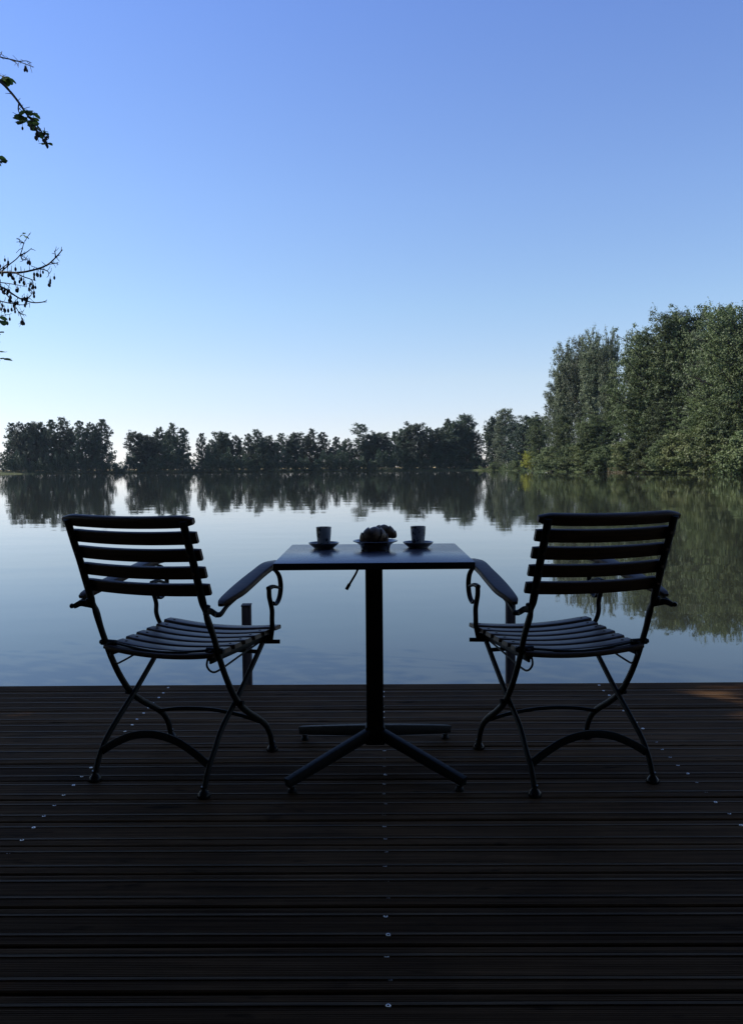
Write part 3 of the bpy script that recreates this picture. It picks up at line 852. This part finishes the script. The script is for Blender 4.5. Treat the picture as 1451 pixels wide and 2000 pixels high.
SH = [(908, 298), (972, 286), (1006, 262), (1045, 225), (1068, 196), (1140, 170), (1233, 145), (1369, 122), (1451, 108), (1560, 95), (1700, 80)]
def shore(px): return float(np.interp(px, [a for a, b in SH], [b for a, b in SH]))
G1, G2, G3 = 'trees at the near end of the far shore', 'poplars and tall trees of the right wood', 'shrubs along the right shore'
for nm, key, px, top, off, wd, lab in (
    ('birch_tree', 'round_b', 966, 814, 10, .9, 'dull green tree just right of the sky gap, left of the birch'),
    ('birch_tree', 'birch', 986, 798, 8, .95, 'grey green birch with wispy top right of the sky gap'),
    ('broadleaf_tree', 'round_a', 1010, 824, 14, .9, 'dark low tree right beside the wispy birch'),
    ('broadleaf_tree', 'round_a', 1034, 809, 14, .9, 'round dark tree behind the yellow green bush'),
    ('broadleaf_tree', 'oak_c', 1056, 812, 10, .8, 'dark tree between the round tree and the poplars')):
    tree(nm, key, px, top, shore(px) + off, lab, G1, wd)
for nm, key, px, top, off, wd, lab in (
    ('poplar_tree', 'poplar_b', 1088, 722, 12, .8, 'lower outer poplar at the left edge of the right wood'),
    ('poplar_tree', 'poplar_a', 1108, 668, 9, .8, 'second poplar from the left edge of the right wood'),
    ('poplar_tree', 'poplar_b', 1138, 658, 12, .8, 'third poplar from the left edge of the right wood'),
    ('poplar_tree', 'poplar_a', 1160, 643, 9, .75, 'tall twin topped poplar left of the notch, its left half'),
    ('poplar_tree', 'poplar_a', 1188, 644, 12, .5, 'slim poplar right beside the notch of sky'),
    ('broadleaf_tree', 'oak_c', 1203, 738, 14, .5, 'dark lower tree filling the notch between poplars and tall wood'),
    ('broadleaf_tree', 'poplar_b', 1242, 646, 9, .72, 'tall tree right of the notch, at the left edge of tall wood'),
    ('broadleaf_tree', 'oak_a', 1283, 622, 9, .85, 'broad light green tree, second in the tall wood from the notch'),
    ('broadleaf_tree', 'oak_b', 1320, 606, 10, .95, 'tall light green tree, third in the tall wood from the notch'),
    ('broadleaf_tree', 'oak_c', 1352, 610, 13, .8, 'tall tree, fourth in the tall wood from the notch'),
    ('broadleaf_tree', 'poplar_b', 1388, 598, 9, 1.1, 'tall poplar in the tall wood near the right picture edge'),
    ('broadleaf_tree', 'oak_b', 1428, 596, 11, .95, 'tallest tree of the wood, at the right picture edge'),
    ('broadleaf_tree', 'oak_a', 1475, 604, 12, 1.0, 'tall tree cut by the right picture edge')):
    tree(nm, key, px, top, shore(px) + off, lab, G2, wd)
for nm, key, px, top, off, wd, lab in (
    ('broadleaf_tree', 'oak_c', 1100, 812, 5, .8, 'mid height tree below the outer poplars by the water'),
    ('broadleaf_tree', 'oak_a', 1160, 800, 5, .85, 'mid height round tree below the tallest poplars'),
    ('broadleaf_tree', 'oak_a', 1255, 770, 5, .85, 'mid height tree below the notch side of the tall wood'),
    ('broadleaf_tree', 'oak_c', 1308, 752, 6, .85, 'mid height tree in front of the tall wood centre'),
    ('broadleaf_tree', 'oak_a', 1385, 765, 5, .85, 'lighter mid height tree overhanging the right shore'),
    ('broadleaf_tree', 'oak_c', 1446, 745, 6, .9, 'lighter mid height tree at the right picture edge')):
    tree(nm, key, px, top, shore(px) + off, lab, 'mid height trees in front of the right wood', wd)
for nm, key, px, top, off, wd, lab in (
    ('shrub', 'shrub_b', 968, 902, 2, 1.1, 'low shrub at the waterline below the birch'),
    ('shrub', 'shrub_y', 1042, 880, 2, 1.0, 'bright yellow green bush at the foot of the round tree'),
    ('shrub', 'shrub_b', 1015, 893, 3, 1.2, 'dark shrub left of the yellow green bush'),
    ('shrub', 'shrub_b', 1078, 872, 2, 1.2, 'dark shrub right of the yellow green bush'),
    ('shrub', 'shrub_b', 1115, 868, 2, 1.2, 'shrub below the outer poplars at the waterline'),
    ('shrub', 'shrub_a', 1150, 862, 1.5, 1.15, 'shrub below the tallest poplars at the waterline'),
    ('shrub', 'shrub_b', 1182, 872, 1.5, 1.1, 'shrub left of the pale dry reeds'),
    ('shrub', 'shrub_a', 1232, 858, 1.5, 1.1, 'rounded shrub right of the pale dry reeds'),
    ('shrub', 'shrub_a', 1268, 862, 1.2, 1.1, 'second shrub right of the pale dry reeds'),
    ('shrub', 'shrub_b', 1300, 856, 1.5, 1.1, 'third shrub right of the pale dry reeds'),
    ('shrub', 'shrub_a', 1336, 838, 1.5, 1.2, 'tall light shrub spilling to the water left of the chair edge'),
    ('shrub', 'shrub_a', 1378, 832, 1.5, 1.2, 'tall light shrub second from the right picture edge'),
    ('shrub', 'shrub_a', 1425, 826, 1.5, 1.2, 'tall light shrub at the right picture edge'),
    ('shrub', 'shrub_b', 1470, 838, 1.5, 1.2, 'dark shrub cut by the right picture edge')):
    tree(nm, key, px, top, shore(px) + off, lab, G3, wd, 'bush')

# undergrowth along the shores, the pale reeds and the far wood beyond the field
def scatter_mass(name, pts_fn, n, leaf, mkey, seed):
    rng = np.random.default_rng(seed); C = pts_fn(rng, n)
    V, F = leaf_quads(C, leaf, rng); o = np_obj(name, V, F, M[mkey]); tag(o, kind='stuff'); return o
def far_strip(rng, n):
    px = rng.uniform(-40, 955, n); d = 299.6 + rng.gamma(2., 1.5, n)
    gap = np.minimum(np.abs(px - 236) / 14, np.abs(px - 379) / 9).clip(.22, 1)
    hm = (4.7 + 1.6 * np.sin(px * .06) + 1.3 * np.sin(px * .17 + 1) + 1.0 * np.sin(px * .41)) * gap * np.where(gap < .9, .55, 1) + .7
    hm = np.where(px < 12, np.maximum(hm, 3.8), hm)
    X = (px - 725.5) / 1600 * d
    return np.stack([X, d, WATER_Z + .1 + rng.uniform(0, 1, n) ** .8 * hm], 1)
scatter_mass('undergrowth', far_strip, 46000, .55, 'leaf_alder', 31)
def near_strip(rng, n):
    px = rng.uniform(935, 1640, n); Z = np.interp(px, [a for a, b in SH], [b for a, b in SH])
    d = Z + .2 + rng.gamma(1.6, 1.2, n); X = (px - 725.5) / 1600 * d
    hm = 1.3 + .7 * np.sin(px * .09) + .5 * np.sin(px * .23 + 1)
    return np.stack([X, d, WATER_Z + .05 + rng.uniform(0, 1, n) * hm], 1)
scatter_mass('undergrowth', near_strip, 16000, .32, 'leaf_broad', 32)
def reed_strip(rng, n):
    px = rng.uniform(1186, 1226, n); Z = np.interp(px, [a for a, b in SH], [b for a, b in SH])
    d = Z - .3 + rng.uniform(0, 2.0, n); X = (px - 725.5) / 1600 * d
    return np.stack([X, d, WATER_Z + rng.uniform(0, .9, n)], 1)
scatter_mass('reeds', reed_strip, 900, .35, 'reed', 33)
def far_wood(rng, n):
    X = rng.uniform(-700, 330, n); Y = 900 + rng.uniform(0, 30, n)
    return np.stack([X, Y, 1 + rng.uniform(0, 1, n) * (7.5 + 2.5 * np.sin(X * .021) + 1.5 * np.sin(X * .09))], 1)
scatter_mass('distant_woodland', far_wood, 16000, 2.2, 'leaf_far', 34)

# ------------------------------------------------------------------ alder on the left bank; its branch tips hang into the view
def near_alder():
    bx, by = -6.1, 3.9
    gz = float(ground_z(np.array([bx]), np.array([by]))[0])
    t = thing('bank_alder', 'leafy alder on the left bank, cone hung twigs reaching into the sky', 'tree', (bx, by, gz))
    rng = np.random.default_rng(5)
    def crown_r(tt): return .23 * max(.05, 1 - ((tt - .48) / .54) ** 2) ** .4
    (wv, wf), (lv, lf) = grow(seed=51, H=11.5, radius=crown_r, n_br=120, n_clump=9, n_leaf=52, leaf=.16, t0=.14, up=.45, sig=.026, trunk_r=.013)
    np_obj('trunk', wv, wf, M['bark'], t, True)
    # keep the foliage on the bank side of the view line
    C = lv.reshape(-1, 4, 3); ctr = C.mean(1)
    wx = ctr[:, 0] + bx; wy = ctr[:, 1] + by
    keep = wx < -.49 * wy - .15
    # openings in the crown that let the morning sun reach the front corner of the deck
    tz = (ctr[:, 2] + gz) / SUN_DIR.z
    sx = wx - SUN_DIR.x * tz; sy = wy - SUN_DIR.y * tz
    for ox, oy, rx, ry in ((1.90, 3.50, .70, .21), (1.45, 3.22, .22, .05), (1.75, 2.80, .26, .06), (.50, 2.47, .09, .05), (-1.45, 3.30, .16, .05)):
        keep &= (((sx - ox) / rx) ** 2 + ((sy - oy) / ry) ** 2 > 1) | (rng.uniform(0, 1, len(keep)) < .11)
    V = C[keep].reshape(-1, 3)
    np_obj('crown', V, np.arange(len(V)).reshape(-1, 4), M['leaf_alder'], t)
    base = np.array([bx, by, gz])

    def w3(px, py, d): return np.array(at(px, py, d)) - base
    def smooth(P, n=5): return np.array([list(v) for v in catmull([Vector(p) for p in P], n)])
    def branch(main, r0, subs, cones, leaves, seed):
        rg = np.random.default_rng(seed); w = Wood(); tips = []
        P = smooth(main); w.add(P, np.linspace(r0, r0 * .28, len(P)), 6)
        for q in subs:
            Q = smooth(q); w.add(Q, np.linspace(r0 * .45, r0 * .16, len(Q)), 5)
            for k in range(1, len(Q), 2):                       # short twiglets
                dv = rg.normal(size=3); dv[2] -= .1; dv /= np.linalg.norm(dv)
                L = rg.uniform(.02, .065)
                e = Q[k] + dv * L; w.add(np.array([Q[k], (Q[k] + e) / 2 + rg.normal(size=3) * .003, e]), [r0 * .2, r0 * .16, r0 * .12], 4)
        for k in range(3, len(P), 3):
            dv = rg.normal(size=3); dv /= np.linalg.norm(dv); e = P[k] + dv * rg.uniform(.02, .06)
            w.add(np.array([P[k], (P[k] + e) / 2, e]), [r0 * .22, r0 * .18, r0 * .12], 4)
        bo = np_obj('branch', *((w.arrays()[0], w.arrays()[1])), M['twig'], t, True)
        if len(cones):
            for c in cones:
                bm = bmesh.new()
                for k in range(rg.integers(2, 5)):
                    o = np.array(c) + rg.normal(size=3) * .016 + np.array([0, 0, -.012])
                    L = rg.uniform(.0115, .016); r = L * .62
                    tmp = [(r * .3, -L), (r * .85, -L * .55), (r, 0), (r * .8, L * .6), (r * .25, L)]
                    lathe(bm, tmp, 8, o)
                    lathe(bm, [(.0012, -L), (.0012, .02)], 4, o + np.array([0, 0, L]))
                obj('cone_cluster', bm, M['cone'], bo)
        if len(leaves):
            for c, sz in leaves:
                for k in range(rg.integers(3, 5)):
                    bm = bmesh.new()
                    a = rg.uniform(0, 6.28); el = rg.uniform(-.9, .2)
                    d = Vector((math.cos(a) * math.cos(el), math.sin(a) * math.cos(el), math.sin(el)))
                    sd = d.cross(Vector((0, 0, 1))).normalized(); up = sd.cross(d)
                    o = Vector(c) + d * sz * .2
                    out = []
                    for u in range(12):
                        th = u / 12 * math.tau
                        rr = sz * .5 * (1 + .05 * math.sin(th * 5 + k))
                        out.append(bm.verts.new(o + d * (sz * .5 + rr * math.cos(th)) + sd * (rr * .86 * math.sin(th)) + up * (abs(math.sin(th)) * sz * .12)))
                    m0 = bm.verts.new(o + d * sz * .5)
                    for u in range(12): bm.faces.new((m0, out[u], out[(u + 1) % 12]))
                    obj('leaf', bm, M['leaf_near'], bo)
    D = 5.9
    branch([w3(-420, 60, 6.4), w3(-180, 70, 6.2), w3(-40, 94, 6.0), w3(0, 110, 5.9), w3(30, 117, 5.9), w3(66, 130, 5.85)], .0085,
           [[w3(20, 115, 5.9), w3(32, 122, 5.88), w3(36, 131, 5.86)], [w3(36, 119, 5.9), w3(52, 118, 5.95), w3(62, 122, 6.0)], [w3(-2, 110, 5.9), w3(2, 104, 5.92), w3(4, 99, 5.95)]],
           [w3(50, 130, 5.88)], [], 1)
    branch([w3(-420, 150, 6.5), w3(-160, 110, 6.2), w3(-40, 130, 5.8), w3(0, 158, 5.6), w3(20, 178, 5.6), w3(38, 201, 5.55), w3(56, 227, 5.5), w3(74, 246, 5.5), w3(88, 268, 5.5), w3(91, 280, 5.5)], .012,
           [[w3(37, 200, 5.55), w3(36, 215, 5.52), w3(44, 232, 5.5)], [w3(62, 233, 5.5), w3(70, 248, 5.46), w3(76, 268, 5.45)], [w3(-20, 142, 5.7), w3(-2, 146, 5.66), w3(12, 150, 5.62)]],
           [w3(74, 258, 5.47), w3(78, 268, 5.46), w3(84, 262, 5.5), w3(90, 276, 5.5), w3(50, 241, 5.5), w3(70, 252, 5.46)],
           [(w3(8, 146, 5.62), .062), (w3(14, 150, 5.62), .055), (w3(4, 153, 5.63), .04), (w3(55, 214, 5.5), .062), (w3(60, 219, 5.5), .055), (w3(48, 224, 5.5), .066), (w3(55, 230, 5.5), .06), (w3(44, 236, 5.5), .052), (w3(79, 239, 5.5), .05),
            (w3(70, 247, 5.48), .048), (w3(77, 254, 5.48), .045), (w3(86, 258, 5.48), .04), (w3(90, 279, 5.5), .035)], 2)
    branch([w3(-300, 300, 6.2), w3(-120, 285, 5.6), w3(-40, 292, 5.2), w3(-4, 300, 5.0)], .008, [[w3(-30, 294, 5.15), w3(-15, 305, 5.0), w3(-2, 313, 5.0)]], [],
           [(w3(-2, 300, 5.0), .05), (w3(-1, 313, 5.0), .045), (w3(-18, 306, 5.02), .06)], 3)
    branch([w3(-420, 620, 6.4), w3(-160, 570, 6.2), w3(-50, 545, 6.0), w3(0, 532, 5.95), w3(35, 532, 5.9), w3(64, 527, 5.9), w3(90, 518, 5.88), w3(108, 503, 5.86), w3(122, 487, 5.85)], .012,
           [[w3(0, 532, 5.95), w3(16, 518, 6.0), w3(38, 499, 6.02), w3(47, 474, 6.05), w3(58, 455, 6.08)], [w3(38, 499, 6.02), w3(52, 492, 6.0), w3(62, 484, 6.0)],
            [w3(40, 496, 6.02), w3(44, 507, 6.0), w3(54, 505, 5.98)], [w3(-10, 534, 5.95), w3(8, 520, 5.9), w3(18, 512, 5.88)], [w3(60, 528, 5.9), w3(80, 525, 5.86), w3(94, 530, 5.84), w3(95, 538, 5.84)],
            [w3(30, 532, 5.9), w3(46, 540, 5.86), w3(62, 546, 5.84), w3(64, 556, 5.84)], [w3(98, 512, 5.87), w3(106, 514, 5.87), w3(114, 512, 5.87)], [w3(108, 503, 5.86), w3(108, 496, 5.86), w3(106, 489, 5.86)],
            [w3(47, 474, 6.05), w3(40, 472, 6.06), w3(37, 466, 6.06)]],
           [w3(28, 536, 5.9), w3(14, 512, 5.88), w3(52, 507, 5.98), w3(66, 536, 5.88), w3(78, 532, 5.88), w3(94, 541, 5.84), w3(95, 549, 5.84), w3(48, 541, 5.86), w3(50, 550, 5.86), w3(64, 557, 5.84), w3(2, 525, 5.9), w3(22, 534, 5.9)], [(w3(46, 457, 6.07), .03), (w3(50, 460, 6.07), .026)], 4)
    branch([w3(-400, 640, 6.0), w3(-150, 580, 5.9), w3(-40, 552, 5.8), w3(2, 560, 5.75), w3(22, 572, 5.7), w3(40, 583, 5.7), w3(62, 590, 5.68), w3(80, 590, 5.66), w3(91, 587, 5.66)], .010,
           [[w3(-10, 556, 5.78), w3(12, 574, 5.72), w3(26, 592, 5.7), w3(36, 608, 5.7), w3(43, 622, 5.7), w3(43, 630, 5.7)], [w3(-20, 550, 5.8), w3(8, 552, 5.74), w3(34, 556, 5.7), w3(52, 560, 5.68)],
            [w3(40, 583, 5.7), w3(56, 580, 5.66), w3(62, 572, 5.66), w3(58, 564, 5.66)], [w3(-14, 584, 5.74), w3(20, 592, 5.7), w3(44, 595, 5.68), w3(58, 592, 5.66)], [w3(36, 608, 5.7), w3(44, 614, 5.7), w3(50, 614, 5.7)], [w3(-10, 560, 5.76), w3(4, 598, 5.7), w3(12, 618, 5.7)]],
           [w3(16, 580, 5.7), w3(34, 558, 5.7), w3(28, 588, 5.7), w3(34, 566, 5.7), w3(46, 584, 5.68), w3(60, 568, 5.66), w3(30, 602, 5.7), w3(43, 629, 5.7), w3(12, 604, 5.7), w3(14, 614, 5.7), w3(4, 562, 5.74), w3(6, 568, 5.74), w3(24, 570, 5.7), w3(50, 585, 5.68), w3(8, 600, 5.7), w3(0, 545, 5.8), w3(4, 528, 5.9)], [], 5)
    branch([w3(-260, 600, 5.4), w3(-110, 605, 4.9), w3(-40, 612, 4.6), w3(-4, 620, 4.5)], .008, [[w3(-30, 614, 4.55), w3(-12, 640, 4.5), w3(-8, 695, 4.5)]], [],
           [(w3(5, 624, 4.5), .045), (w3(-3, 615, 4.5), .05), (w3(0, 688, 4.5), .045), (w3(4, 702, 4.5), .045), (w3(-12, 650, 4.5), .05)], 6)
near_alder()

# ------------------------------------------------------------------ morning haze over the lake
bm = bmesh.new(); box(bm, (0, 0, 19), (2760, 2760, 46))
hz = obj('haze', bm, [], smooth=False)
hm = bpy.data.materials.new('haze_air'); hm.use_nodes = True
hn = hm.node_tree.nodes; hl = hm.node_tree.links; hn.remove(hn['Principled BSDF'])
pv = hn.new('ShaderNodeVolumePrincipled'); pv.inputs['Color'].default_value = (.66, .82, 1.0, 1)
pv.inputs['Density'].default_value = .00006; pv.inputs['Anisotropy'].default_value = .2
hl.new(pv.outputs[0], hn['Material Output'].inputs['Volume'])
hz.data.materials.append(hm); tag(hz, kind='stuff')
